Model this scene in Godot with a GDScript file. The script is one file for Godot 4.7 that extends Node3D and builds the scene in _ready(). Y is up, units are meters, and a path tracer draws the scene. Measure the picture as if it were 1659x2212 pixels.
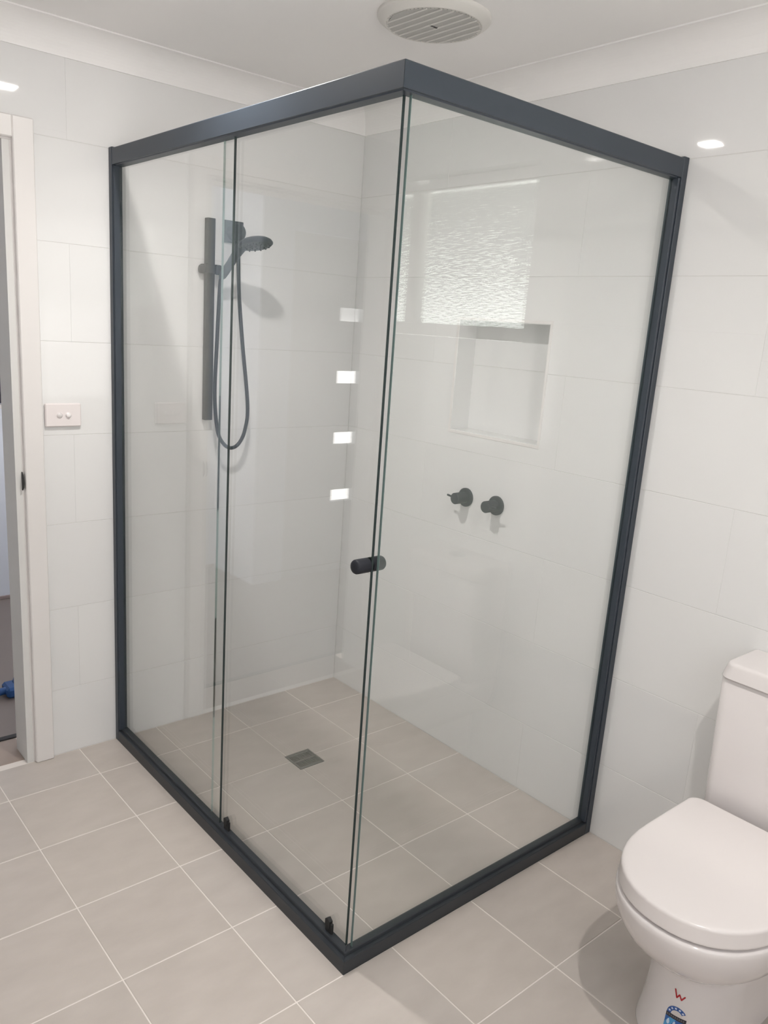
extends Node3D
# A tiled bathroom with a corner shower screen. Metres, y up. Back corner of the shower at the origin:
# wall_left is the plane z = 0, wall_right is the plane x = 0.

const W := 1.0253     # shower screen: reach along wall_left
const D := 1.3948     # and along wall_right
const H := 2.0493     # top of the screen
const COVE := 2.2804  # foot of the cornice
const CEIL := 2.358
const ROW0 := 0.2499  # first horizontal wall joint, then every 0.3 m
const FX := -0.2652    # floor joints
const FZ := 0.1975
const XN := -2.55     # far sides of the room
const ZN := 3.4
const DOOR_R := -1.325
const DOOR_L := -2.147
const DOOR_T := 2.02

var M := {}
var meshes := {}
var names := {}

# ------------------------------------------------------------------ helpers
func numbered(n: String) -> String:
	var k: int = names.get(n, 0)
	names[n] = k + 1
	return n if k == 0 else "%s_%03d" % [n, k]

func mat(col: Color, rough := 0.5, metal := 0.0, spec := 0.5) -> StandardMaterial3D:
	var m := StandardMaterial3D.new()
	m.albedo_color = col
	m.roughness = rough
	m.metallic = metal
	m.metallic_specular = spec
	return m

func begin(smooth := false) -> SurfaceTool:
	var st := SurfaceTool.new()
	st.begin(Mesh.PRIMITIVE_TRIANGLES)
	st.set_smooth_group(0 if smooth else -1)
	return st

func done(st: SurfaceTool) -> ArrayMesh:
	st.generate_normals()
	return st.commit()

func tri(st: SurfaceTool, a: Vector3, b: Vector3, c: Vector3, out: Vector3) -> void:
	var n := (c - a).cross(b - a)
	if n.length_squared() < 1e-16:
		return
	st.add_vertex(a)
	if n.dot(out) >= 0:
		st.add_vertex(b); st.add_vertex(c)
	else:
		st.add_vertex(c); st.add_vertex(b)

func quad(st: SurfaceTool, a: Vector3, b: Vector3, c: Vector3, d: Vector3, out: Vector3) -> void:
	tri(st, a, b, c, out); tri(st, a, c, d, out)

# a box from lo to hi with all edges chamfered by v
func bev(st: SurfaceTool, lo: Vector3, hi: Vector3, v := 0.0, t := Transform3D()) -> void:
	var c := (lo + hi) / 2
	var h := (hi - lo) / 2
	v = minf(v, 0.49 * minf(h.x, minf(h.y, h.z)) * 2)
	v = minf(v, 0.98 * minf(h.x, minf(h.y, h.z)))
	var p := func(s: Vector3, ax: int) -> Vector3:
		var q := Vector3(h.x - v, h.y - v, h.z - v)
		q[ax] = h[ax]
		return t * (c + q * s)
	var tb := t.basis
	for ax in 3:
		var b := (ax + 1) % 3
		var e := (ax + 2) % 3
		for s in [-1.0, 1.0]:
			var corner := []
			for k in [[-1, -1], [1, -1], [1, 1], [-1, 1]]:
				var sg := Vector3()
				sg[ax] = s; sg[b] = k[0]; sg[e] = k[1]
				corner.append(p.call(sg, ax))
			var o := Vector3()
			o[ax] = s
			quad(st, corner[0], corner[1], corner[2], corner[3], tb * o)
			if v > 0:
				for s2 in [-1.0, 1.0]:   # the chamfer between the faces across ax and b
					var s0 := Vector3()
					s0[ax] = s; s0[b] = s2; s0[e] = -1
					var s1 := s0
					s1[e] = 1
					var o2 := s0
					o2[e] = 0
					quad(st, p.call(s0, ax), p.call(s0, b), p.call(s1, b), p.call(s1, ax), tb * o2)
	if v > 0:
		for x in [-1, 1]:
			for y in [-1, 1]:
				for z in [-1, 1]:
					var s := Vector3(x, y, z)
					tri(st, p.call(s, 0), p.call(s, 1), p.call(s, 2), tb * s)

# a closed outline (in any plane) swept by the vector along
func prism(st: SurfaceTool, ring: Array, along: Vector3) -> void:
	var c := Vector3()
	for p in ring:
		c += p / ring.size()
	var flat := PackedVector2Array()
	var n := along.normalized()
	var u: Vector3 = (ring[1] - ring[0]).normalized()
	var w := n.cross(u)
	for p in ring:
		flat.append(Vector2((p - c).dot(u), (p - c).dot(w)))
	var idx := Geometry2D.triangulate_polygon(flat)
	for i in range(0, idx.size(), 3):
		tri(st, ring[idx[i]], ring[idx[i + 1]], ring[idx[i + 2]], -n)
		tri(st, ring[idx[i]] + along, ring[idx[i + 1]] + along, ring[idx[i + 2]] + along, n)
	var turn := Geometry2D.is_polygon_clockwise(flat)
	for i in ring.size():
		var a: Vector3 = ring[i]
		var b: Vector3 = ring[(i + 1) % ring.size()]
		var out := (b - a).cross(n)
		quad(st, a, b, b + along, a + along, -out if turn else out)

# profile of Vector2(radius, height) turned about the y axis of t
func lathe(st: SurfaceTool, prof: Array, t := Transform3D(), seg := 40) -> void:
	for i in prof.size() - 1:
		var a: Vector2 = prof[i]
		var b: Vector2 = prof[i + 1]
		for k in seg:
			var f0 := TAU * k / seg
			var f1 := TAU * (k + 1) / seg
			var d0 := Vector3(cos(f0), 0, sin(f0))
			var d1 := Vector3(cos(f1), 0, sin(f1))
			var o := (d0 + d1) * (b.y - a.y) + Vector3.UP * 2 * (a.x - b.x)
			if absf(a.x - b.x) < 1e-9 and absf(a.y - b.y) < 1e-9:
				continue
			quad(st, t * (d0 * a.x + Vector3.UP * a.y), t * (d1 * a.x + Vector3.UP * a.y), t * (d1 * b.x + Vector3.UP * b.y), t * (d0 * b.x + Vector3.UP * b.y), t.basis * o)

func pipe(st: SurfaceTool, pts: Array, r: float, seg := 12) -> void:
	var last := []
	var side := Vector3(0.31, 0.17, 0.93)
	for i in pts.size():
		var d: Vector3 = (pts[mini(i + 1, pts.size() - 1)] - pts[maxi(i - 1, 0)]).normalized()
		var u := (side - d * side.dot(d)).normalized()
		side = u
		var w := d.cross(u)
		var ring := []
		for k in seg:
			ring.append(pts[i] + (u * cos(TAU * k / seg) + w * sin(TAU * k / seg)) * r)
		if i > 0:
			for k in seg:
				var k1 := (k + 1) % seg
				quad(st, last[k], last[k1], ring[k1], ring[k], ring[k] + ring[k1] - 2 * pts[i])
		else:
			for k in seg:
				tri(st, pts[0], ring[k], ring[(k + 1) % seg], -d)
		if i == pts.size() - 1:
			for k in seg:
				tri(st, pts[i], ring[k], ring[(k + 1) % seg], d)
		last = ring

func smooth_path(keys: Array, n := 10) -> Array:
	var out := []
	for i in keys.size() - 1:
		var p0: Vector3 = keys[maxi(i - 1, 0)]
		var p3: Vector3 = keys[mini(i + 2, keys.size() - 1)]
		for k in n:
			out.append(keys[i].cubic_interpolate(keys[i + 1], p0, p3, float(k) / n))
	out.append(keys[-1])
	return out

# rings (same size) joined to a skin; closed with caps when asked
func loft(st: SurfaceTool, rings: Array, cap_low := true, cap_high := true) -> void:
	for i in rings.size() - 1:
		var c := Vector3()
		for p in rings[i]:
			c += p
		for p in rings[i + 1]:
			c += p
		c /= 2.0 * rings[i].size()
		var n: int = rings[i].size()
		for k in n:
			var k1 := (k + 1) % n
			var a: Vector3 = rings[i][k]
			var b: Vector3 = rings[i][k1]
			var e: Vector3 = rings[i + 1][k1]
			var f: Vector3 = rings[i + 1][k]
			quad(st, a, b, e, f, (a + b + e + f) / 4 - c)
	for end in [[cap_low, rings[0], rings[1]], [cap_high, rings[-1], rings[-2]]]:
		if end[0]:
			var c := Vector3()
			var c2 := Vector3()
			for p in end[1]:
				c += p / end[1].size()
			for p in end[2]:
				c2 += p / end[2].size()
			for k in end[1].size():
				tri(st, c, end[1][k], end[1][(k + 1) % end[1].size()], c - c2)

func piece(called: String, mesh: Mesh, m: Material, parent: Node = self, label := "") -> MeshInstance3D:
	var o := MeshInstance3D.new()
	o.name = numbered(called) if parent == self else called
	o.mesh = mesh
	o.material_override = m
	if label:
		o.set_meta("label", label)
	parent.add_child(o, true)
	return o

func tag(o: Node3D, label: String, category: String, group := "") -> Node3D:
	o.set_meta("label", label)
	o.set_meta("category", category)
	if group:
		o.set_meta("group", group)
	return o

func thing(called: String, label: String, category: String, at := Vector3.ZERO, group := "") -> Node3D:
	var o := Node3D.new()
	o.name = numbered(called)
	add_child(o)
	o.position = at
	tag(o, label, category, group)
	return o

func structure(o: Node3D, label: String) -> Node3D:
	o.set_meta("kind", "structure")
	o.set_meta("label", label)
	return o

func box(lo: Vector3, hi: Vector3, v := 0.0) -> ArrayMesh:
	var st := begin()
	bev(st, lo, hi, v)
	return done(st)

func noise(freq: float, seed_: int, lo: Color, hi: Color, octaves := 4, size := 512) -> NoiseTexture2D:
	var f := FastNoiseLite.new()
	f.seed = seed_
	f.noise_type = FastNoiseLite.TYPE_SIMPLEX_SMOOTH
	f.frequency = freq
	f.fractal_octaves = octaves
	var t := NoiseTexture2D.new()
	t.width = size; t.height = size
	t.seamless = true
	t.noise = f
	var g := Gradient.new()
	g.set_color(0, lo)
	g.set_color(1, hi)
	t.color_ramp = g
	return t

# rectangles left of r when hole is cut out (Rect2s)
func cut(r: Rect2, hole: Rect2) -> Array:
	if not r.intersects(hole):
		return [r]
	var h := r.intersection(hole)
	var out := []
	if h.position.y > r.position.y + 1e-5: out.append(Rect2(r.position, Vector2(r.size.x, h.position.y - r.position.y)))
	if h.end.y < r.end.y - 1e-5: out.append(Rect2(Vector2(r.position.x, h.end.y), Vector2(r.size.x, r.end.y - h.end.y)))
	if h.position.x > r.position.x + 1e-5: out.append(Rect2(Vector2(r.position.x, h.position.y), Vector2(h.position.x - r.position.x, h.size.y)))
	if h.end.x < r.end.x - 1e-5: out.append(Rect2(Vector2(h.end.x, h.position.y), Vector2(r.end.x - h.end.x, h.size.y)))
	return out

# tiles as single pieces: us, vs are the joints; place(u, v, depth) gives the point
func tiles(parent: Node, us_even: Array, vs: Array, joint: float, depth: float, v: float, holes: Array, place: Callable, mats: Array, rng: RandomNumberGenerator, us_odd := []) -> void:
	for j in vs.size() - 1:
		var us := us_odd if j % 2 == 1 and us_odd else us_even
		for i in us.size() - 1:
			var ju := joint * (1.0 if joint > 0.002 else 0.18)
			var r := Rect2(us[i] + ju / 2, vs[j] + joint / 2, us[i + 1] - us[i] - ju, vs[j + 1] - vs[j] - joint)
			if r.size.x < 0.008 or r.size.y < 0.008:
				continue
			var parts := [r]
			for h in holes:
				var next := []
				for p in parts:
					next += cut(p, h)
				parts = next
			if parts.is_empty():
				continue
			var st := begin()
			for p: Rect2 in parts:
				var a: Vector3 = place.call(p.position.x, p.position.y, -depth)
				var b: Vector3 = place.call(p.end.x, p.end.y, 0.0)
				bev(st, a.min(b), a.max(b), v if parts.size() == 1 else 0.0003)
			piece("tile", done(st), mats[rng.randi() % mats.size()], parent)

func grid(from: float, to: float, origin: float, step: float) -> Array:
	var out := [from]
	var k := ceili((from - origin) / step + 0.02)
	while origin + k * step < to - 0.004:
		out.append(origin + k * step)
		k += 1
	out.append(to)
	return out

# ------------------------------------------------------------------ scene
func _ready() -> void:
	setup_view()
	materials()
	room()
	hall()
	shower_screen()
	toilet()
	shower_set()
	taps()
	drain()
	switch_plate()
	fan()

func setup_view() -> void:
	var cam := Camera3D.new()
	cam.name = "camera"
	cam.near = 0.02
	cam.projection = Camera3D.PROJECTION_FRUSTUM   # the photograph is a crop: its axis lies a little off the middle
	cam.size = 2.0 * cam.near * 1106.0 / 1729.309
	cam.frustum_offset = cam.near * Vector2(24.992, 28.917) / 1729.309
	add_child(cam)
	var b := Basis(Vector3.UP, -0.710623) * Basis(Vector3.RIGHT, -0.242507) * Basis(Vector3.BACK, 0.06745)
	cam.transform = Transform3D(b, Vector3(-2.10762, 1.56026, 2.64849))
	cam.current = true

	var we := WorldEnvironment.new()
	we.name = "environment"
	var env := Environment.new()
	env.background_mode = Environment.BG_SKY
	var sky := Sky.new()
	var sm := ProceduralSkyMaterial.new()
	sm.sky_top_color = Color(0.94, 0.96, 0.99)
	sm.sky_horizon_color = Color(1.0, 0.995, 0.99)
	sm.ground_bottom_color = Color(0.98, 0.97, 0.96)
	sm.ground_horizon_color = Color(1.0, 0.995, 0.99)
	sm.sky_energy_multiplier = 1.45
	sm.ground_energy_multiplier = 2.35
	sky.sky_material = sm
	env.sky = sky
	env.tonemap_mode = Environment.TONE_MAPPER_LINEAR
	env.tonemap_exposure = 1.03
	env.sdfgi_enabled = true
	env.ssao_enabled = true
	env.ssil_enabled = true
	we.environment = env
	add_child(we)

	# the two ceiling downlights: light of the same size as the glowing lens, just below it
	for k in 2:
		var z: float = [0.83, 2.46][k]
		downlight(Vector3(-1.085, CEIL, z), ["white recessed downlight in ceiling above the shower door", "white recessed downlight in ceiling in front of the toilet"][k])

func downlight(at: Vector3, label: String) -> void:
	var t := thing("downlight", label, "light", at, "ceiling downlights")
	var st := begin(true)
	lathe(st, [Vector2(0.041, -0.006), Vector2(0.0425, -0.009), Vector2(0.048, -0.0095), Vector2(0.053, -0.006), Vector2(0.055, 0.0)], Transform3D(), 40)
	piece("trim_ring", done(st), mat(Color(0.93, 0.93, 0.92), 0.4), t)
	st = begin(true)
	lathe(st, [Vector2(0.0, -0.006), Vector2(0.041, -0.006)], Transform3D(), 40)
	var lens := mat(Color(0.95, 0.95, 0.95), 0.5)
	lens.emission_enabled = true
	lens.emission = Color(1.0, 0.97, 0.93)
	lens.emission_energy_multiplier = 40.0
	piece("lens", done(st), lens, t)
	var l := SpotLight3D.new()
	l.name = "lamp"
	l.light_size = 0.012
	l.light_color = Color(1.0, 0.988, 0.972)
	l.light_energy = 0.95
	l.spot_angle = 74.0
	l.spot_angle_attenuation = 1.0
	l.spot_range = 12.0
	l.spot_attenuation = 2.0
	l.shadow_enabled = true
	l.position = Vector3(0, -0.0105, 0)
	l.rotation = Vector3(-PI / 2, 0, 0)
	t.add_child(l)
	var wide := AreaLight3D.new()      # the wide part of the beam, as large as the lens
	wide.name = "lamp_spill"
	wide.area_size = Vector2(0.072, 0.072)
	wide.area_normalize_energy = true
	wide.light_color = Color(1.0, 0.988, 0.972)
	wide.light_energy = 0.42
	wide.area_range = 12.0
	wide.area_attenuation = 2.0
	wide.shadow_enabled = true
	wide.position = Vector3(0, -0.0101, 0)
	wide.rotation = Vector3(-PI / 2, 0, 0)
	t.add_child(wide)

func materials() -> void:
	var wl := []
	for k in 3:
		var m := mat([Color(0.905, 0.902, 0.899), Color(0.902, 0.899, 0.896), Color(0.908, 0.905, 0.901)][k], 0.035)
		wl.append(m)
	M.wall = wl
	M.grout_wall = mat(Color(0.855, 0.85, 0.84), 0.8)
	M.paint = mat(Color(0.90, 0.885, 0.87), 0.7)
	M.ceiling = mat(Color(0.97, 0.963, 0.957), 0.85)
	M.cornice = mat(Color(0.97, 0.963, 0.957), 0.8)
	M.gloss = mat(Color(0.90, 0.885, 0.877), 0.3)
	M.grout_floor = mat(Color(0.90, 0.87, 0.845), 0.85)
	var fl := []
	for k in 4:
		var a: Color = [Color(0.765, 0.728, 0.698), Color(0.757, 0.721, 0.691), Color(0.772, 0.735, 0.703), Color(0.762, 0.728, 0.70)][k]
		var m := mat(Color.WHITE, 0.42)
		m.albedo_texture = noise(0.012, 11 + k, a.darkened(0.035), a.lightened(0.04), 5)
		m.uv1_triplanar = true
		m.uv1_world_triplanar = true
		m.uv1_scale = Vector3(0.9, 1.0, 1.9)
		m.uv1_offset = Vector3(0.21 * k, 0, 0.37 * k)
		m.heightmap_enabled = true
		m.heightmap_texture = noise(0.09, 31 + k, Color.BLACK, Color.WHITE, 3, 256)
		m.heightmap_scale = 0.02
		fl.append(m)
	M.floor = fl
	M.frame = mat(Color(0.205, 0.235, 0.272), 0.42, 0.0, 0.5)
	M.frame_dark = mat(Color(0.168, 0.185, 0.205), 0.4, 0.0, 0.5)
	M.black = mat(Color(0.16, 0.166, 0.19), 0.5, 0.0, 0.33)
	M.rubber = mat(Color(0.10, 0.105, 0.11), 0.6)
	var g := StandardMaterial3D.new()
	g.transparency = BaseMaterial3D.TRANSPARENCY_ALPHA
	g.albedo_color = Color(0.56, 0.74, 0.64, 0.026)
	g.roughness = 0.0
	M.glass = g
	M.edge = mat(Color(0.40, 0.48, 0.47), 0.15)
	M.edge_dark = mat(Color(0.20, 0.235, 0.235), 0.2)
	M.seal = mat(Color(0.62, 0.70, 0.68), 0.3)
	M.china = mat(Color(0.885, 0.862, 0.857), 0.08)
	M.plastic = mat(Color(0.90, 0.875, 0.868), 0.22)
	M.chrome = mat(Color(0.8, 0.8, 0.8), 0.15, 1.0)

# ------------------------------------------------------------------ the room
func room() -> void:
	var rng := RandomNumberGenerator.new()
	rng.seed = 7
	# floor: a grout bed with single tiles
	var hole := Rect2(-0.574, 0.455, 0.108, 0.108)
	var st := begin()
	for r: Rect2 in cut(Rect2(XN, -0.012, -XN + 0.0, ZN + 0.012), hole):
		bev(st, Vector3(r.position.x, -0.12, r.position.y), Vector3(r.end.x, -0.0012, r.end.y))
	bev(st, Vector3(hole.position.x, -0.12, hole.position.y), Vector3(hole.end.x, -0.03, hole.end.y))
	var fl := structure(piece("floor", done(st), M.grout_floor), "floor of grey-beige square tiles with pale grout")
	tiles(fl, grid(XN, 0.0, FX, 0.2995), grid(0.0, ZN, FZ, 0.299), 0.0032, 0.009, 0.0012, [hole], func(u, v, d): return Vector3(u, d, v), M.floor, rng)

	# wall_left (z = 0) with the doorway
	st = begin()
	bev(st, Vector3(DOOR_R - 0.02, -0.12, -0.12), Vector3(0.2, 2.5, -0.0008))
	bev(st, Vector3(DOOR_L + 0.02, DOOR_T + 0.02, -0.12), Vector3(DOOR_R - 0.02, 2.5, -0.0008))
	bev(st, Vector3(XN - 0.15, -0.12, -0.12), Vector3(DOOR_L + 0.02, 2.5, -0.0008))
	bev(st, Vector3(DOOR_L + 0.02, DOOR_T + 0.02, -0.0008), Vector3(DOOR_L + 0.021, DOOR_T + 0.021, -0.0007))
	var wa := structure(piece("wall_left", done(st), M.grout_wall), "white tiled wall with the shower rail and doorway")
	var rows := grid(0.0, COVE + 0.02, ROW0, 0.3)
	var opening := Rect2(DOOR_L - 0.05, -0.1, DOOR_R - DOOR_L + 0.1, DOOR_T + 0.15)
	tiles(wa, grid(XN, -0.001, -0.556, 1.2), rows, 0.0016, 0.008, 0.0006, [opening], func(u, v, d): return Vector3(u, v, d), M.wall, rng, grid(XN, -0.001, -1.156, 1.2))

	# wall_right (x = 0) with the niche and the window
	var niche := Rect2(0.597, 1.216, 0.403, 0.39)
	var win := Rect2(1.86, 1.541, 1.2, 0.56)
	st = begin()
	for r: Rect2 in cut(Rect2(-0.12, -0.12, niche.end.x + 0.3 + 0.12, 2.62), niche):
		bev(st, Vector3(0.0008, r.position.y, r.position.x), Vector3(0.2, r.end.y, r.end.x))
	for r: Rect2 in cut(Rect2(niche.end.x + 0.3, -0.12, ZN + 0.15 - niche.end.x - 0.3, 2.62), win):
		bev(st, Vector3(0.0008, r.position.y, r.position.x), Vector3(0.2, r.end.y, r.end.x))
	bev(st, Vector3(0.091, niche.position.y, niche.position.x), Vector3(0.2, niche.end.y, niche.end.x))
	var wb := structure(piece("wall_right", done(st), M.grout_wall), "white tiled wall behind the toilet with a recessed niche")
	tiles(wb, grid(0.001, ZN, 1.08, 1.2), rows, 0.0016, 0.008, 0.0006, [niche, win], func(u, v, d): return Vector3(-d, v, u), M.wall, rng, grid(0.001, ZN, 1.68, 1.2))
	# niche lining: back in two tiles, four reveals and a slim edge trim
	var lining := Node3D.new()
	lining.name = "niche_lining"
	wb.add_child(lining)
	var n0 := niche.position
	var n1 := niche.end
	piece("tile", box(Vector3(0.0895, n0.y, n0.x), Vector3(0.092, 1.449, n1.x), 0.0006), M.wall[0], lining)
	piece("tile", box(Vector3(0.0895, 1.4508, n0.x), Vector3(0.092, n1.y, n1.x), 0.0006), M.wall[1], lining)
	piece("tile", box(Vector3(0.0, n0.y - 0.004, n0.x), Vector3(0.0895, n0.y + 0.003, n1.x), 0.0005), M.wall[0], lining)
	piece("tile", box(Vector3(0.0, n1.y - 0.003, n0.x), Vector3(0.0895, n1.y + 0.004, n1.x), 0.0005), M.wall[1], lining)
	piece("tile", box(Vector3(0.0, n0.y, n0.x - 0.004), Vector3(0.0895, n1.y, n0.x + 0.003), 0.0005), M.wall[2], lining)
	piece("tile", box(Vector3(0.0, n0.y, n1.x - 0.003), Vector3(0.0895, n1.y, n1.x + 0.004), 0.0005), M.wall[0], lining)
	st = begin()
	for r: Rect2 in cut(Rect2(n0.x - 0.009, n0.y - 0.009, n1.x - n0.x + 0.018, n1.y - n0.y + 0.018), niche.grow(-0.001)):
		bev(st, Vector3(-0.0014, r.position.y, r.position.x), Vector3(0.003, r.end.y, r.end.x), 0.0005)
	piece("niche_trim", done(st), M.gloss, wb, "slim white edge trim around the niche")

	# the two walls behind the camera
	st = begin()
	bev(st, Vector3(XN - 0.15, -0.12, -0.12), Vector3(XN, 2.5, ZN + 0.15))
	structure(piece("wall_back", done(st), M.wall[0]), "plain white wall beside the doorway")
	st = begin()
	var wf := Rect2(-2.45, 0.85, 1.4, 1.35)
	for r5: Rect2 in cut(Rect2(XN, -0.12, 0.2 - XN, 2.62), wf):
		bev(st, Vector3(r5.position.x, r5.position.y, ZN), Vector3(r5.end.x, r5.end.y, ZN + 0.15))
	structure(piece("wall_front", done(st), M.wall[0]), "plain white wall with a window opposite the shower")
	var w3 := Node3D.new()
	w3.name = "window_3"
	add_child(w3)
	structure(w3, "white framed clear window in the wall opposite the shower")
	st = begin()
	for r5: Rect2 in cut(wf.grow(-0.002), wf.grow(-0.045)):
		bev(st, Vector3(r5.position.x, r5.position.y, ZN + 0.05), Vector3(r5.end.x, r5.end.y, ZN + 0.1), 0.002)
	piece("window_frame", done(st), M.gloss, w3)
	var wi := wf.grow(-0.045)
	piece("pane", box(Vector3(wi.position.x, wi.position.y, ZN + 0.073), Vector3(wi.end.x, wi.end.y, ZN + 0.078)), M.glass, w3)

	structure(piece("ceiling", box(Vector3(XN - 0.15, CEIL, -0.12), Vector3(0.2, CEIL + 0.15, ZN + 0.15)), M.ceiling), "plain white painted ceiling")
	# coved cornice along the four walls
	var k := 0
	for run in [[Vector3(XN, 0, 0), Vector3.RIGHT * -XN, Vector3.BACK], [Vector3.ZERO, Vector3.BACK * ZN, Vector3.LEFT], [Vector3(XN, 0, ZN), Vector3.RIGHT * -XN, Vector3.FORWARD], [Vector3(XN, 0, 0), Vector3.BACK * ZN, Vector3.RIGHT]]:
		k += 1
		var ring := []
		var r := 0.075
		ring.append(run[0] + Vector3.UP * (COVE - 0.005))
		ring.append(run[0] + Vector3.UP * (COVE - 0.005) + run[2] * 0.004)
		for i in 13:
			var f := PI / 2 * i / 12.0
			ring.append(run[0] + run[2] * (0.004 + r * (1 - cos(f))) + Vector3.UP * (COVE + (CEIL - COVE - 0.004) * sin(f)))
		ring.append(run[0] + run[2] * (0.004 + r) + Vector3.UP * CEIL)
		ring.append(run[0] + Vector3.UP * CEIL)
		st = begin()
		prism(st, ring, run[1])
		structure(piece("trim_%d" % k, done(st), M.cornice), "white coved cornice between wall and ceiling")

	# doorway: lining, stop, architraves, strike plate
	var d := Node3D.new()
	d.name = "door_1"
	add_child(d)
	structure(d, "white doorway lining with flat architrave and black strike plate")
	piece("jamb", box(Vector3(DOOR_R, -0.01, -0.125), Vector3(DOOR_R + 0.02, DOOR_T, 0.001), 0.0015), M.gloss, d)
	piece("jamb", box(Vector3(DOOR_L - 0.02, -0.01, -0.125), Vector3(DOOR_L, DOOR_T, 0.001), 0.0015), M.gloss, d)
	piece("head", box(Vector3(DOOR_L - 0.02, DOOR_T, -0.125), Vector3(DOOR_R + 0.02, DOOR_T + 0.02, 0.001), 0.0015), M.gloss, d)
	piece("door_stop", box(Vector3(DOOR_R - 0.012, -0.01, -0.08), Vector3(DOOR_R, DOOR_T, -0.042), 0.0015), M.gloss, d)
	piece("door_stop", box(Vector3(DOOR_L, -0.01, -0.08), Vector3(DOOR_L + 0.012, DOOR_T, -0.042), 0.0015), M.gloss, d)
	piece("door_stop", box(Vector3(DOOR_L, DOOR_T - 0.012, -0.08), Vector3(DOOR_R, DOOR_T, -0.042), 0.0015), M.gloss, d)
	var ax := DOOR_R + 0.006
	piece("architrave", box(Vector3(ax, 0.0, -0.004), Vector3(ax + 0.061, DOOR_T + 0.067, 0.018), 0.003), M.gloss, d)
	piece("architrave", box(Vector3(DOOR_L - 0.067, 0.0, -0.004), Vector3(DOOR_L - 0.006, DOOR_T + 0.067, 0.018), 0.003), M.gloss, d)
	piece("architrave", box(Vector3(DOOR_L - 0.006, DOOR_T + 0.006, -0.004), Vector3(ax, DOOR_T + 0.067, 0.018), 0.003), M.gloss, d)
	st = begin()
	var sp := [Vector3(DOOR_R - 0.0015, 0.967, -0.038), Vector3(DOOR_R - 0.0015, 1.027, -0.038), Vector3(DOOR_R - 0.0015, 1.027, 0.004), Vector3(DOOR_R - 0.0015, 1.017, 0.016), Vector3(DOOR_R - 0.0015, 1.005, 0.02), Vector3(DOOR_R - 0.0015, 0.989, 0.02), Vector3(DOOR_R - 0.0015, 0.977, 0.016), Vector3(DOOR_R - 0.0015, 0.967, 0.004)]
	prism(st, sp, Vector3(0.002, 0, 0))
	var strike := piece("strike_plate", done(st), M.rubber, d, "black strike plate")
	strike.position.y = 0.009
	piece("latch_slot", box(Vector3(DOOR_R - 0.0025, 0.985, -0.016), Vector3(DOOR_R - 0.0012, 1.009, -0.012), 0.0003), M.chrome, strike)

	# window in wall_right: two panes of rippled glass
	var w := Node3D.new()
	w.name = "window_1"
	add_child(w)
	structure(w, "high white window of two rippled glass panes above the toilet")
	st = begin()
	for r: Rect2 in cut(Rect2(1.862, 1.543, 1.196, 0.556), Rect2(1.885, 1.587, 1.15, 0.47)):
		bev(st, Vector3(0.05, r.position.y, r.position.x), Vector3(0.1, r.end.y, r.end.x), 0.002)
	piece("window_frame", done(st), M.gloss, w)
	piece("mullion", box(Vector3(0.05, 1.587, 2.445), Vector3(0.1, 2.057, 2.5), 0.002), M.gloss, w)
	var ripple := StandardMaterial3D.new()
	ripple.refraction_enabled = true
	ripple.refraction_scale = 0.05
	ripple.albedo_color = Color(0.97, 1.0, 0.98, 0.0)
	ripple.roughness = 0.02
	ripple.uv1_triplanar = true
	ripple.uv1_world_triplanar = true
	ripple.uv1_scale = Vector3(1, 4.4, 1.25)
	ripple.heightmap_enabled = true
	ripple.heightmap_texture = noise(0.035, 5, Color.BLACK, Color.WHITE, 2)
	ripple.heightmap_scale = 0.4
	piece("pane", box(Vector3(0.072, 1.587, 1.885), Vector3(0.077, 2.057, 2.445)), ripple, w)
	piece("pane", box(Vector3(0.072, 1.587, 2.5), Vector3(0.077, 2.057, 3.035)), ripple, w)
	st = begin()
	bev(st, Vector3(0.0, -0.03, -1.0), Vector3(1.95, 0.03, ZN + 3.0), 0.0, Transform3D(Basis(Vector3.BACK, -0.16), Vector3(0.2, 2.2, 0)))
	structure(piece("roof_eave", done(st), mat(Color(0.40, 0.40, 0.40), 0.8)), "sloping eave outside the rippled window")

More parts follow.
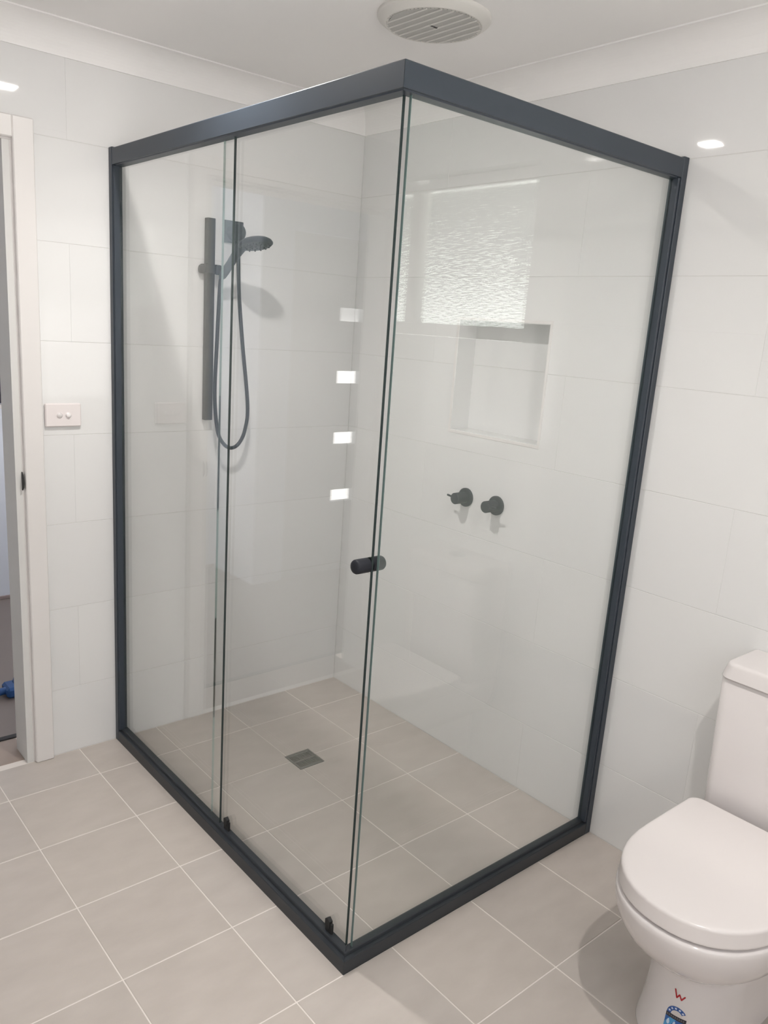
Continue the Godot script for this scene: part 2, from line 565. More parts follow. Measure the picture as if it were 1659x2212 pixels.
# ------------------------------------------------------------------ the hall beyond the doorway
func hall() -> void:
	var grey := mat(Color(0.89, 0.91, 0.95), 0.75)
	var rng := RandomNumberGenerator.new()
	rng.seed = 3
	var st := begin()
	bev(st, Vector3(-4.4, -0.12, -1.9), Vector3(0.4, -0.0012, -0.2))
	var f := structure(piece("floor", done(st), M.grout_floor), "grey-brown hall floor beyond the doorway")
	var hf := mat(Color(0.53, 0.485, 0.465), 0.45)
	piece("floor_sheet", box(Vector3(-4.4, -0.001, -1.9), Vector3(0.4, 0.0, -0.215)), hf, f, "smooth grey-brown hall flooring")
	piece("threshold_strip", box(Vector3(-2.3, -0.001, -0.226), Vector3(-1.2, 0.004, -0.2), 0.0012), mat(Color(0.22, 0.21, 0.21), 0.4, 0.6), f, "dark metal threshold strip")
	st = begin()
	bev(st, Vector3(DOOR_L, -0.12, -0.2), Vector3(DOOR_R, -0.0012, -0.012))
	var sill := structure(piece("floor", done(st), M.grout_floor), "tiled doorway sill between bathroom and hall")
	tiles(sill, [DOOR_L, -1.7465, DOOR_R], [-0.2, -0.03], 0.003, 0.008, 0.001, [], func(u, v, d): return Vector3(u, d, v), [mat(Color(0.62, 0.56, 0.52), 0.45)], rng)
	st = begin()
	bev(st, Vector3(-2.35, -0.12, -1.9), Vector3(0.4, 2.5, -1.74))
	bev(st, Vector3(-4.4, -0.12, -1.46), Vector3(-3.42, 2.5, -1.3))
	bev(st, Vector3(-3.42, 2.06, -1.46), Vector3(-2.56, 2.5, -1.3))
	bev(st, Vector3(-2.56, -0.12, -1.9), Vector3(-2.35, 2.5, -1.3))
	structure(piece("wall_hall", done(st), grey), "pale blue-grey hall wall seen through the doorway")
	st = begin()
	for r: Rect2 in cut(Rect2(-1.9, -0.12, 1.78, 2.62), Rect2(-1.5, 0.5, 1.1, 1.7)):
		bev(st, Vector3(0.25, r.position.y, r.position.x), Vector3(0.4, r.end.y, r.end.x))
	structure(piece("wall_hall_right", done(st), grey), "end wall of the hall with an open window")
	st = begin()
	bev(st, Vector3(-4.4, -0.12, -1.9), Vector3(-4.25, 2.5, -0.12))
	structure(piece("wall_hall_left", done(st), grey), "end wall of the hall")
	st = begin()
	bev(st, Vector3(-4.4, -0.12, -0.27), Vector3(XN - 0.15, 2.5, -0.12))
	structure(piece("wall_hall_near", done(st), grey), "hall wall beside the bathroom")
	structure(piece("ceiling", box(Vector3(-4.4, 2.4, -1.9), Vector3(0.4, 2.5, -0.12)), M.ceiling), "plain white hall ceiling")
	structure(piece("baseboard_hall", box(Vector3(-2.35, 0.0, -1.741), Vector3(0.25, 0.018, -1.728), 0.002), mat(Color(0.62, 0.56, 0.55), 0.5)), "low pinkish skirting strip along the hall wall")
	# entrance door with four slim panes of daylight
	var d := Node3D.new()
	d.name = "door_2"
	add_child(d)
	structure(d, "hall door with four small horizontal glass panes")
	st = begin()
	var leaf := [Rect2(-3.415, 0.005, 0.85, 2.05)]
	for y in [1.583, 1.208, 0.830, 0.464]:
		var next := []
		for r in leaf:
			next += cut(r, Rect2(-3.086, y, 0.171, 0.078))
		leaf = next
	for r in leaf:
		bev(st, Vector3(r.position.x, r.position.y, -1.345), Vector3(r.end.x, r.end.y, -1.305))
	piece("leaf", done(st), mat(Color(0.82, 0.82, 0.82), 0.5), d)
	for y in [1.583, 1.208, 0.830, 0.464]:
		piece("pane", box(Vector3(-3.086, y, -1.327), Vector3(-2.915, y + 0.078, -1.323)), M.glass, d)
	# dark window over a white ledge
	var w := Node3D.new()
	w.name = "window_2"
	add_child(w)
	structure(w, "dark window over a white ledge on the hall wall")
	piece("dark_pane", box(Vector3(-1.75, 1.057, -1.742), Vector3(-0.893, 1.35, -1.732), 0.001), mat(Color(0.22, 0.19, 0.24), 0.2), w)
	piece("ledge", box(Vector3(-1.77, 1.034, -1.74), Vector3(-0.888, 1.053, -1.69), 0.003), M.gloss, w)
	# blue tool on the hall floor
	var t := thing("floor_tool", "blue plastic tool lying on the hall floor beyond the doorway", "tool", Vector3(-1.24, 0.0, -0.58))
	var blue := mat(Color(0.16, 0.33, 0.56), 0.4)
	st = begin(true)
	pipe(st, [Vector3(-0.34, 0.016, 0.05), Vector3(-0.2, 0.02, 0.035), Vector3(-0.03, 0.024, 0.02), Vector3(0.03, 0.024, 0.015)], 0.015, 14)
	piece("handle", done(st), blue, t)
	st = begin()
	bev(st, Vector3(-0.02, 0.0, -0.03), Vector3(0.075, 0.045, 0.06), 0.01)
	bev(st, Vector3(0.0, 0.03, -0.015), Vector3(0.06, 0.085, 0.02), 0.008, Transform3D(Basis(Vector3.BACK, -0.35), Vector3.ZERO))
	piece("head", done(st), blue, t)

# ------------------------------------------------------------------ shower screen
func shower_screen() -> void:
	var s := thing("shower_screen", "dark grey framed corner shower screen with clear sliding glass door", "shower screen")
	var st := begin()
	# header rails, mitred at the outer corner: profile (distance inwards, height)
	var head := [Vector2(0, 2.0005), Vector2(0, H - 0.002), Vector2(0.002, H), Vector2(0.034, H), Vector2(0.036, H - 0.002), Vector2(0.036, 1.998), Vector2(0.008, 1.998), Vector2(0.006, 2.0005)]
	var base := [Vector2(0, 0), Vector2(0, 0.0375), Vector2(0.002, 0.040), Vector2(0.011, 0.040), Vector2(0.013, 0.047), Vector2(0.015, 0.049), Vector2(0.033, 0.049), Vector2(0.035, 0.047), Vector2(0.035, 0)]
	for pr in [[head, "header_rail"], [base, "base_rail"]]:
		for side in 2:
			st = begin()
			var a := []
			var b := []
			for p: Vector2 in pr[0]:
				if side == 0:
					a.append(Vector3(-W + p.x, p.y, 0.0242))
					b.append(Vector3(-W + p.x, p.y, D - p.x - 0.0004))
				else:
					a.append(Vector3(-0.0252, p.y, D - p.x))
					b.append(Vector3(-W + p.x + 0.0004, p.y, D - p.x))
			mitred(st, a, b)
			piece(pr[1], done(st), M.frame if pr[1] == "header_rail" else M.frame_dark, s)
	# wall jambs: a channel on the wall and the frame it holds
	var j := begin()
	bev(j, Vector3(-W - 0.001, 0.0, 0.0005), Vector3(-W + 0.034, 2.053, 0.024), 0.0015)
	var jl := piece("wall_jamb", done(j), M.frame, s)
	piece("inner_stile", box(Vector3(-W + 0.002, 0.046, 0.0255), Vector3(-W + 0.0295, 1.999, 0.031), 0.001), M.frame, jl)
	j = begin()
	bev(j, Vector3(-0.025, 0.0, D - 0.034), Vector3(-0.0005, 2.053, D + 0.001), 0.0015)
	var jr := piece("wall_jamb", done(j), M.frame, s)
	piece("inner_stile", box(Vector3(-0.0345, 0.046, D - 0.031), Vector3(-0.0265, 1.999, D - 0.002), 0.001), M.frame, jr)
	# fixed panes
	var p := piece("fixed_pane", box(Vector3(-1.0033, 0.044, 0.031), Vector3(-0.9973, 2.0, 0.738)), M.glass, s, "fixed pane beside the sliding door")
	piece("pane_edge", box(Vector3(-1.0035, 0.049, 0.738), Vector3(-0.9971, 1.998, 0.7392)), M.edge_dark, p)
	p = piece("fixed_pane", box(Vector3(-0.9845, 0.044, 1.369), Vector3(-0.0345, 2.0, 1.375)), M.glass, s, "fixed pane on the toilet side")
	piece("pane_edge", box(Vector3(-0.9857, 0.049, 1.3688), Vector3(-0.9845, 1.998, 1.3752)), M.edge, p)
	# sliding door
	var dr := piece("sliding_door", box(Vector3(-0.9955, 0.044, 0.672), Vector3(-0.9895, 2.0, 1.3605)), M.glass, s, "clear sliding glass door")
	piece("pane_edge", box(Vector3(-0.9957, 0.049, 1.3605), Vector3(-0.9893, 1.998, 1.3617)), M.edge_dark, dr)
	piece("pane_edge", box(Vector3(-0.9957, 0.049, 0.6716), Vector3(-0.9893, 1.998, 0.672)), M.seal, dr)
	# knob through the glass: two short cylinders with rounded ends
	st = begin(true)
	var kt := Transform3D(Basis(Vector3(0, 1, 0), Vector3(1, 0, 0), Vector3(0, 0, -1)), Vector3(-0.9915, 1.045, 1.347))
	for e in [1.0, -1.0]:
		var prof := [Vector2(0.0, 0.042), Vector2(0.010, 0.0418), Vector2(0.0145, 0.040), Vector2(0.0165, 0.0365), Vector2(0.0168, 0.03), Vector2(0.0168, 0.0032)]
		var q := []
		for v: Vector2 in prof:
			q.append(Vector2(v.x, v.y * e))
		lathe(st, q, kt, 32)
	piece("knob", done(st), M.black, dr)
	# bottom guides on the door
	for z in [0.777, 1.297]:
		st = begin()
		bev(st, Vector3(-1.004, 0.044, z - 0.012), Vector3(-0.996, 0.078, z + 0.016), 0.002)
		prism(st, [Vector3(-1.006, 0.064, z - 0.010), Vector3(-1.006, 0.083, z - 0.010), Vector3(-1.006, 0.090, z - 0.001), Vector3(-1.006, 0.083, z + 0.009), Vector3(-1.006, 0.064, z + 0.009)], Vector3(0.010, 0, 0))
		piece("roller_guide", done(st), M.rubber, dr)

func mitred(st: SurfaceTool, a: Array, b: Array) -> void:
	var n := a.size()
	var c := Vector3()
	for k in n:
		c += (a[k] + b[k]) / (2.0 * n)
	var flat := PackedVector2Array()
	for p: Vector3 in a:
		flat.append(Vector2(p.x + p.z, p.y))
	var along: Vector3 = (b[0] - a[0]).normalized()
	var cw := Geometry2D.is_polygon_clockwise(flat)
	var sgn := 0.0
	for k in n:
		var k1 := (k + 1) % n
		var out: Vector3 = (a[k1] - a[k]).cross(along)
		if sgn == 0.0:   # the first edge faces away from the middle
			sgn = signf(out.dot((a[k] + a[k1]) / 2 - (a[0] + a[3]) / 2))
			if sgn == 0.0: sgn = 1.0
		quad(st, a[k], a[k1], b[k1], b[k], out * sgn)
	var idx := Geometry2D.triangulate_polygon(flat)
	for i in range(0, idx.size(), 3):
		tri(st, a[idx[i]], a[idx[i + 1]], a[idx[i + 2]], -along)
		tri(st, b[idx[i]], b[idx[i + 1]], b[idx[i + 2]], along)

# ------------------------------------------------------------------ toilet
# a D-shaped outline: flat back at xb, straight sides, rounded front at xf (the toilet faces -x)
func dshape(y: float, xb: float, xf: float, w: float, front: float, zc: float, n := 24, rb := 0.02) -> Array:
	var out := []
	var xm := xf + front
	for i in 7:                       # left back corner
		var f := PI / 2 * i / 6.0
		out.append(Vector3(xb - rb + rb * cos(f), y, zc - w + rb - rb * sin(f)))
	for i in 5:
		out.append(Vector3(lerpf(xb - rb, xm, (i + 1) / 6.0), y, zc - w))
	for i in n + 1:
		var f := PI * i / n
		var c := cos(f)
		var s := sin(f)
		out.append(Vector3(xm - front * pow(s, 0.92), y, zc - w * signf(c) * pow(absf(c), 0.92)))
	for i in 5:
		out.append(Vector3(lerpf(xm, xb - rb, (i + 1) / 6.0), y, zc + w))
	for i in 7:
		var f := PI / 2 * (1 - i / 6.0)
		out.append(Vector3(xb - rb + rb * cos(f), y, zc + w - rb + rb * sin(f)))
	return out

const TZ := 1.979
func foot_ring(y: float) -> Array:
	var t := clampf(y / 0.25, 0, 1)
	var flare := pow(clampf(1.0 - y / 0.12, 0, 1), 2.0)
	return dshape(y, -0.012, lerpf(-0.562, -0.548, t) - 0.010 * flare, lerpf(0.106, 0.102, t) + 0.008 * flare, lerpf(0.15, 0.14, t), TZ + 0.008)

func toilet() -> void:
	var t := thing("toilet", "white close-coupled toilet with closed lid beside the shower screen", "toilet")
	var st := begin(true)
	var rings := []
	for y in [0.0, 0.004, 0.04, 0.08, 0.12, 0.16, 0.19]:
		rings.append(foot_ring(y))
	for v in [[0.212, -0.556, 0.104], [0.226, -0.580, 0.126], [0.245, -0.612, 0.151], [0.27, -0.638, 0.170], [0.30, -0.658, 0.182], [0.33, -0.669, 0.189], [0.355, -0.674, 0.192], [0.366, -0.674, 0.192], [0.3705, -0.671, 0.189], [0.372, -0.66, 0.18]]:
		rings.append(dshape(v[0], -0.012, v[1], v[2], 0.245 * v[2] / 0.19 + 0.01, TZ))
	loft(st, rings)
	piece("bowl", done(st), M.china, t)
	# seat ring and lid
	st = begin(true)
	rings = []
	for v in [[0.3725, 0.008], [0.3735, 0.006], [0.3760, 0.006], [0.3775, 0.008]]:
		rings.append(dshape(v[0], -0.19 - v[1], -0.668 + v[1], 0.187 - v[1], 0.245, TZ, 24, 0.03))
	loft(st, rings)
	piece("seat", done(st), M.plastic, t)
	st = begin(true)
	rings = []
	for v in [[0.3775, 0.004], [0.379, 0.001], [0.381, 0.0], [0.384, 0.0002], [0.412, 0.0018], [0.4145, 0.002], [0.4175, 0.003], [0.4197, 0.0052], [0.4208, 0.0085], [0.4211, 0.012], [0.4212, 0.016], [0.4216, 0.05], [0.422, 0.12]]:
		rings.append(dshape(v[0], -0.188 - v[1], -0.67 + v[1], 0.188 - v[1], 0.245 - v[1] * 0.3, TZ, 24, 0.03))
	loft(st, rings)
	piece("lid", done(st), M.plastic, t)
	# cistern: rounded box, tapering a little downwards
	st = begin(true)
	rings = []
	for v in [[0.374, 0.012], [0.378, 0.004], [0.385, 0.002], [0.45, 0.0], [0.748, -0.006], [0.751, -0.004]]:
		rings.append(rounded(v[0], -0.004, -0.158 + v[1], 0.182 - v[1], 0.028))
	loft(st, rings)
	piece("cistern", done(st), M.china, t)
	st = begin(true)
	rings = []
	for v in [[0.7535, 0.002], [0.755, 0.0], [0.757, 0.0003], [0.784, 0.0066], [0.7875, 0.0075], [0.7912, 0.0095], [0.7935, 0.0128], [0.7943, 0.0165], [0.7945, 0.0205], [0.7949, 0.045]]:
		rings.append(rounded(v[0], -0.002, -0.172 + v[1], 0.188 - v[1], 0.03))
	loft(st, rings)
	var cl := piece("cistern_lid", done(st), M.china, t)
	st = begin(true)
	lathe(st, [Vector2(0, 0.005), Vector2(0.026, 0.005), Vector2(0.029, 0.003), Vector2(0.03, 0)], Transform3D(Basis(), Vector3(-0.085, 0.795, TZ)), 32)
	piece("flush_button", done(st), M.chrome, cl)
	# stickers on the front of the pedestal
	var img := Image.create(256, 424, false, Image.FORMAT_RGBA8)
	img.fill(Color(0, 0, 0, 0))
	var c0 := Vector2(128, 118)
	for y in 424:
		for x in 256:
			var q := Vector2(x, y) - c0
			var r := q.length()
			var col := Color(0, 0, 0, 0)
			if y < 122 and r < 112:
				var ang := atan2(-q.y, q.x)
				if r > 64 and (ang > 0.55 or ang < -1.5):
					col = Color(0.17, 0.34, 0.62)
					for i in 5:
						var a := PI * (0.90 - 0.165 * i)
						var sc := q - Vector2(cos(a), -sin(a)) * 88
						if star(sc / 17.0): col = Color(0.88, 0.91, 0.96)
				elif r < 64:
					col = Color(0.84, 0.82, 0.81)
			elif y >= 122 and absf(q.x) < 116:
				if y < 172:
					col = Color(0.17, 0.17, 0.20)
				elif y < 410:
					col = Color(0.20, 0.40, 0.68) if fmod(float(x) + y * 0.6, 170.0) > 70 else Color(0.30, 0.62, 0.84)
					var dq := Vector2((fposmod(float(x) - 24, 70.0) - 30) / 17.0, (float(y) - 232) / 36.0)
					if absf(dq.x) + maxf(0.0, -dq.y) * 0.7 < 1.0 and dq.length() < 1.0: col = Color(0.80, 0.88, 0.96)
			img.set_pixel(x, y, col)
	for k in 9:     # the dark band carries small light lettering
		for yy in range(136, 158):
			for xx in range(24 + k * 23, 38 + k * 23):
				if (xx * 7 + yy * 3 + k * 5) % 11 < 5:
					img.set_pixel(xx, yy, Color(0.62, 0.62, 0.66))
	patch(t, "water_rating_sticker", img, -0.005, 0.045, 0.040, 0.1228, "blue and white water rating sticker")
	img = Image.create(128, 128, false, Image.FORMAT_RGBA8)
	img.fill(Color(0, 0, 0, 0))
	var zig := [Vector2(14, 6), Vector2(42, 108), Vector2(66, 52), Vector2(92, 112), Vector2(122, 50)]
	for y in 128:
		for x in 128:
			for i in 4:
				var near := Geometry2D.get_closest_point_to_segment(Vector2(x, y), zig[i], zig[i + 1])
				if near.distance_to(Vector2(x, y)) < 8.0:
					img.set_pixel(x, y, Color(0.70, 0.12, 0.16))
	patch(t, "red_mark", img, 0.004, 0.031, 0.140, 0.163, "small red zigzag mark")

func star(p: Vector2) -> bool:
	var r := p.length()
	var a := fposmod(atan2(p.x, -p.y), TAU / 5)
	a = absf(a - TAU / 10)
	return r < lerpf(0.42, 1.0, pow(a / (TAU / 10), 1.4))

# a thin printed sticker that follows the front of the pedestal: from arc length s0 to s1 (0 at the tip, + towards +z) and y0 to y1
func patch(t: Node3D, called: String, img: Image, s0: float, s1: float, y0: float, y1: float, label: String) -> void:
	img.generate_mipmaps()
	var st := SurfaceTool.new()
	st.begin(Mesh.PRIMITIVE_TRIANGLES)
	var nu := 12
	var nv := 6
	var at := func(u: float, v: float) -> Array:
		var y := lerpf(y0, y1, v)
		var ring := foot_ring(y)
		var tip := 0
		for i in ring.size():
			if ring[i].x < ring[tip].x: tip = i
		var s := lerpf(s0, s1, u)
		var k := tip
		var dir := 1 if s > 0 else -1
		var left := absf(s)
		var p: Vector3 = ring[tip]
		while true:
			var q: Vector3 = ring[k + dir]
			var len := p.distance_to(q)
			if len >= left:
				p = p + (q - p) * (left / maxf(len, 1e-6))
				var tan := (ring[k + 1] - ring[k - 1]) as Vector3
				var nrm := Vector3(-absf(tan.z), 0, -tan.x * signf(tan.z)) if absf(tan.z) > 0 else Vector3(-1, 0, 0)
				nrm = tan.cross(Vector3.UP).normalized()
				if nrm.x > 0: nrm = -nrm
				return [p + nrm * 0.0007, nrm]
			left -= len
			p = q
			k += dir
		return []
	var g := []
	for i in nu + 1:
		var row := []
		for j in nv + 1:
			row.append(at.call(float(i) / nu, float(j) / nv))
		g.append(row)
	for i in nu:
		for j in nv:
			for c in [[0, 0], [0, 1], [1, 1], [0, 0], [1, 1], [1, 0]]:
				var e: Array = g[i + c[0]][j + c[1]]
				st.set_normal(e[1])
				st.set_uv(Vector2(float(i + c[0]) / nu, 1.0 - float(j + c[1]) / nv))
				st.add_vertex(e[0])
	var m := mat(Color.WHITE, 0.3)
	m.albedo_texture = ImageTexture.create_from_image(img)
	m.transparency = BaseMaterial3D.TRANSPARENCY_ALPHA_SCISSOR
	m.alpha_scissor_threshold = 0.5
	piece(called, st.commit(), m, t, label)

func rounded(y: float, xb: float, xf: float, w: float, r: float) -> Array:
	var out := []
	for c in [[xf + r, TZ - w + r, PI], [xb - 0.006, TZ - w + 0.006, 1.5 * PI], [xb - 0.006, TZ + w - 0.006, 0.0], [xf + r, TZ + w - r, 0.5 * PI]]:
		var rr: float = r if c[0] < (xb + xf) / 2 else 0.006
		for i in 9:
			var f: float = c[2] + PI / 2 * i / 8.0
			out.append(Vector3(c[0] + rr * cos(f), y, c[1] + rr * sin(f)))
	return out

# ------------------------------------------------------------------ shower fittings
func shower_set() -> void:
	var r := thing("shower_rail", "tall flat dark grey rail on the tiled wall inside the shower", "shower rail", Vector3(-0.004, 0.0105, 0.0))
	piece("rail", box(Vector3(-0.686, 1.181, 0.006), Vector3(-0.656, 1.877, 0.03), 0.0015), M.black, r)
	for y in [1.22, 1.835]:
		piece("wall_post", box(Vector3(-0.680, y - 0.015, 0.0), Vector3(-0.662, y + 0.015, 0.007), 0.002), M.black, r)
	var st := begin()
	for r4: Rect2 in cut(Rect2(-0.700, 0.003, 0.060, 0.042), Rect2(-0.687, -0.01, 0.032, 0.0405)):
		bev(st, Vector3(r4.position.x, 1.693, r4.position.y), Vector3(r4.end.x, 1.724, r4.end.y), 0.002)
	bev(st, Vector3(-0.664, 1.690, 0.044), Vector3(-0.640, 1.722, 0.056), 0.003)
	var br := piece("slider_bracket", done(st), M.black, r)
	st = begin(true)
	lathe(st, [Vector2(0.0, -0.006), Vector2(0.013, -0.006), Vector2(0.014, -0.004), Vector2(0.014, 0.006), Vector2(0.0, 0.006)], Transform3D(Basis(Vector3(0, 0, 1), Vector3(-1, 0, 0), Vector3(0, -1, 0)), Vector3(-0.704, 1.706, 0.022)), 24)
	piece("slider_knob", done(st), M.black, br)

	# hand shower resting in the bracket
	var hs := thing("hand_shower", "dark grey round hand shower and looping hose held by the rail", "hand shower", Vector3(-0.004, 0.0105, 0.0))
	var foot := Vector3(-0.650, 1.688, 0.073)
	var neck := Vector3(-0.634, 1.776, 0.158)
	var dir := (neck - foot).normalized()
	var tz := dir.cross(Vector3.RIGHT).normalized()
	var ht := Transform3D(Basis(tz.cross(dir) * -1.0, dir, tz), foot)
	if ht.basis.determinant() < 0: ht.basis.x = -ht.basis.x
	st = begin(true)
	lathe(st, [Vector2(0.0, -0.012), Vector2(0.008, -0.012), Vector2(0.010, -0.008), Vector2(0.0135, 0.0), Vector2(0.0145, 0.02), Vector2(0.014, 0.06), Vector2(0.0155, 0.1), Vector2(0.018, 0.125), Vector2(0.019, 0.14), Vector2(0.015, 0.15), Vector2(0, 0.153)], ht, 28)
	piece("handle", done(st), M.black, hs)
	var out := Vector3(0.52, 0.0, 0.85).normalized()
	var up := (Vector3(0.02, 1, 0) + Vector3(-0.06, 0, -0.24)).normalized()
	out = (out - up * out.dot(up)).normalized()
	var hc := neck + Vector3(0.0, 0.012, 0.0) + out * 0.058
	var fh := Transform3D(Basis(out, up, out.cross(up)), hc)
	st = begin(true)
	lathe(st, [Vector2(0.0, 0.013), Vector2(0.024, 0.012), Vector2(0.044, 0.007), Vector2(0.055, 0.0), Vector2(0.059, -0.007), Vector2(0.058, -0.0115), Vector2(0.054, -0.0145)], fh, 40)
	piece("head", done(st), M.black, hs)
	st = begin(true)
	lathe(st, [Vector2(0.054, -0.0145), Vector2(0.052, -0.0160), Vector2(0.0, -0.0160)], fh, 40)
	var plate := piece("spray_plate", done(st), M.rubber, hs)
	st = begin(true)
	for ring in [[1, 0.0], [7, 0.018], [12, 0.034], [15, 0.047]]:
		for k in ring[0]:
			var f: float = TAU * k / ring[0]
			lathe(st, [Vector2(0.0032, -0.0158), Vector2(0.0028, -0.0192), Vector2(0.0, -0.0204)], fh * Transform3D(Basis(), Vector3(cos(f), 0, sin(f)) * ring[1]), 8)
	var nz := piece("nozzle", done(st), M.rubber, plate)
	nz.set_meta("kind", "stuff")
	st = begin(true)
	var keys := [foot - dir * 0.010, Vector3(-0.655, 1.64, 0.064), Vector3(-0.66, 1.46, 0.06), Vector3(-0.665, 1.28, 0.06), Vector3(-0.651, 1.148, 0.06), Vector3(-0.624, 1.096, 0.06), Vector3(-0.592, 1.08, 0.06), Vector3(-0.560, 1.096, 0.06), Vector3(-0.536, 1.145, 0.06), Vector3(-0.526, 1.24, 0.058), Vector3(-0.550, 1.463, 0.05), Vector3(-0.566, 1.64, 0.044), Vector3(-0.570, 1.775, 0.04)]
	pipe(st, smooth_path(keys, 12), 0.0068, 14)
	piece("hose", done(st), M.black, hs)

	# wall outlet that feeds the hose
	var wo := thing("wall_outlet", "square dark grey hose outlet on the wall above the hand shower", "water outlet", Vector3(-0.004, 0.0105, 0.0))
	piece("back_plate", box(Vector3(-0.608, 1.806, 0.0), Vector3(-0.532, 1.881, 0.008), 0.0015), M.black, wo)
	st = begin(true)
	lathe(st, [Vector2(0.0, 0.044), Vector2(0.026, 0.043), Vector2(0.029, 0.040), Vector2(0.030, 0.036), Vector2(0.030, 0.007)], Transform3D(Basis(Vector3(1, 0, 0), Vector3(0, 0, 1), Vector3(0, -1, 0)), Vector3(-0.570, 1.842, 0.0)), 36)
	piece("elbow", done(st), M.black, wo)
	st = begin(true)
	lathe(st, [Vector2(0.0, -0.075), Vector2(0.010, -0.075), Vector2(0.0115, -0.07), Vector2(0.0115, -0.045), Vector2(0.009, -0.04), Vector2(0.009, 0.0)], Transform3D(Basis(), Vector3(-0.570, 1.842, 0.030)), 24)
	piece("hose_nut", done(st), M.black, wo)

func taps() -> void:
	for k in 2:
		var z: float = [0.7085, 0.8548][k]
		var t := thing("wall_tap", ["left round dark grey wall tap, its pin lever pointing left", "right round dark grey wall tap, its pin lever turned away right"][k], "tap", Vector3(0, 0.985, z), "wall taps under the niche")
		var ax := Transform3D(Basis(Vector3(0, 1, 0), Vector3(-1, 0, 0), Vector3(0, 0, 1)), Vector3.ZERO)
		var st := begin(true)
		lathe(st, [Vector2(0.034, 0.0), Vector2(0.0342, 0.006), Vector2(0.033, 0.0078), Vector2(0.031, 0.0084), Vector2(0.0, 0.0084)], ax, 40)
		piece("flange", done(st), M.black, t)
		st = begin(true)
		lathe(st, [Vector2(0.0205, 0.008), Vector2(0.0205, 0.059), Vector2(0.0195, 0.0605), Vector2(0.018, 0.061), Vector2(0.0, 0.061)], ax, 36)
		piece("tap_body", done(st), M.black, t)
		st = begin(true)
		var s := -1.0 if k == 0 else 1.0
		pipe(st, [Vector3(-0.052, 0.002, 0.018 * s), Vector3(-0.052, 0.005, 0.044 * s)], 0.0036, 14)
		piece("lever", done(st), M.black, t)

func drain() -> void:
	var t := thing("floor_drain", "square grey metal drain grate set in the shower floor", "drain", Vector3(-0.52, 0, 0.509))
	var metal := mat(Color(0.42, 0.42, 0.41), 0.4, 0.5)
	var st := begin()
	for r: Rect2 in cut(Rect2(-0.052, -0.052, 0.104, 0.104), Rect2(-0.046, -0.046, 0.092, 0.092)):
		bev(st, Vector3(r.position.x, -0.028, r.position.y), Vector3(r.end.x, 0.0005, r.end.y), 0.0006)
	piece("drain_frame", done(st), metal, t)
	st = begin()
	for r: Rect2 in [Rect2(-0.0455, -0.0455, 0.091, 0.006), Rect2(-0.0455, -0.004, 0.091, 0.008), Rect2(-0.0455, 0.0395, 0.091, 0.006)]:
		bev(st, Vector3(r.position.x, -0.006, r.position.y), Vector3(r.end.x, -0.0006, r.end.y), 0.0005)
	for x in 15:
		var c := -0.0430 + x * 0.00614
		bev(st, Vector3(c - 0.0015, -0.005, -0.0410), Vector3(c + 0.0015, -0.0010, 0.0410), 0.0004)
	piece("grate", done(st), metal, t)
	piece("sump", box(Vector3(-0.05, -0.0295, -0.05), Vector3(0.05, -0.028, 0.05)), M.rubber, t)

func switch_plate() -> void:
	var t := thing("light_switch", "white double light switch plate on the wall beside the doorway", "light switch", Vector3(-1.1915, 1.2165, 0))
	var wp := mat(Color(0.92, 0.89, 0.885), 0.3)
	piece("plate", box(Vector3(-0.058, -0.038, 0.0), Vector3(0.058, 0.038, 0.011), 0.0035), wp, t)
	for k in 2:
		var x: float = [-0.0125, 0.0155][k]
		var st := begin(true)
		lathe(st, [Vector2(0.0095, 0.0105), Vector2(0.0095, 0.0122), Vector2(0.0085, 0.0128)], Transform3D(Basis(Vector3(1, 0, 0), Vector3(0, 0, 1), Vector3(0, -1, 0)), Vector3(x, 0, 0)), 32)
		var bz := piece("bezel", done(st), wp, t)
		st = begin(true)
		var tilt := Basis(Vector3.RIGHT, 0.24 if k == 0 else -0.24)
		lathe(st, [Vector2(0.0082, -0.004), Vector2(0.0082, 0.0040), Vector2(0.0072, 0.0050), Vector2(0.0, 0.0052)], Transform3D(tilt * Basis(Vector3(1, 0, 0), Vector3(0, 0, 1), Vector3(0, -1, 0)), Vector3(x, 0, 0.0105)), 32)
		piece("rocker", done(st), mat(Color(0.92, 0.90, 0.895), 0.2), bz)

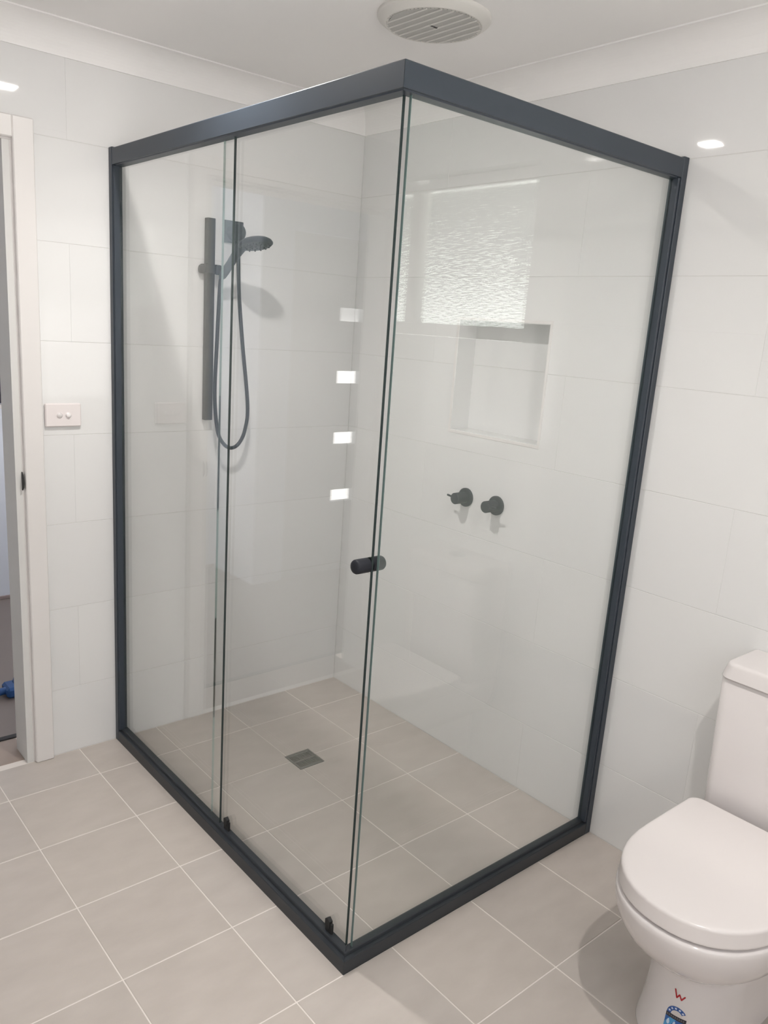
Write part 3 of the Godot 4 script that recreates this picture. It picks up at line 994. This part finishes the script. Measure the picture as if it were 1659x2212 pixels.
func fan() -> void:
	var t := thing("exhaust_fan", "round white exhaust fan grille in the ceiling above the shower", "exhaust fan", Vector3(-0.515, CEIL, 0.908))
	var wp := mat(Color(0.86, 0.85, 0.83), 0.45)
	var st := begin(true)
	lathe(st, [Vector2(0.150, 0.0), Vector2(0.150, -0.006), Vector2(0.147, -0.010), Vector2(0.138, -0.016), Vector2(0.130, -0.022), Vector2(0.1265, -0.0235), Vector2(0.1255, -0.022), Vector2(0.125, -0.012)], Transform3D(), 72)
	piece("ring", done(st), wp, t)
	st = begin(true)
	lathe(st, [Vector2(0.126, -0.010), Vector2(0.0, -0.010)], Transform3D(), 48)
	piece("fan_mesh", done(st), mat(Color(0.30, 0.30, 0.30), 0.7), t)
	var slat := mat(Color(0.72, 0.715, 0.70), 0.5)
	var pitch := 0.0272
	for k in 9:
		var x := (k - 4) * pitch
		var outer := minf(absf(x - pitch / 2), absf(x + pitch / 2))
		var mid := sqrt(maxf(0.1215 * 0.1215 - x * x, 0.0))
		var a := sqrt(maxf(0.1215 * 0.1215 - pow(minf(absf(x) + pitch * 0.5, 0.12), 2), 0.0))
		if mid < 0.03: continue
		st = begin()
		var xs := pitch * 0.5
		var inner := sqrt(maxf(0.1215 * 0.1215 - pow(maxf(absf(x) - xs, 0.0), 2), 0.0))
		var s := signf(x) if x != 0.0 else 1.0
		# outline of the slat clipped to the round opening, tilted a little
		var ring := []
		for q in [[-s * xs, inner], [s * xs, a], [s * xs, -a], [-s * xs, -inner]]:
			ring.append(Vector3(x + q[0], -0.0215 + q[0] * 0.05, q[1]))
		prism(st, ring, Vector3(0, -0.0016, 0))
		piece("slat", done(st), slat, t)
		if k < 8:
			var xr := x + pitch / 2
			var lr := sqrt(maxf(0.1215 * 0.1215 - xr * xr, 0.0))
			piece("rib", box(Vector3(xr - 0.0014, -0.0252, -lr), Vector3(xr + 0.0014, -0.017, lr), 0.0004), wp, t)
	st = begin()
	for k in 72:
		var tf := TAU * k / 72
		bev(st, Vector3(0.120, -0.0225, -0.0034), Vector3(0.127, -0.0205, 0.0034), 0.0, Transform3D(Basis(Vector3.UP, tf), Vector3.ZERO))
	piece("grille_teeth", done(st), wp, t)
	var tm := TextMesh.new()
	var f := SystemFont.new()
	f.font_names = PackedStringArray(["Droid Sans"])
	f.font_weight = 700
	tm.font = f
	tm.text = "VENTAIR"
	tm.font_size = 16
	tm.pixel_size = 0.00046
	tm.depth = 0.001
	var o := piece("lettering", tm, mat(Color(0.25, 0.25, 0.25), 0.5), t)
	o.transform = Transform3D(Basis(Vector3(1, 0, 0), Vector3(0, 0, 1), Vector3(0, -1, 0)), Vector3(0.0, -0.0239, 0.0))
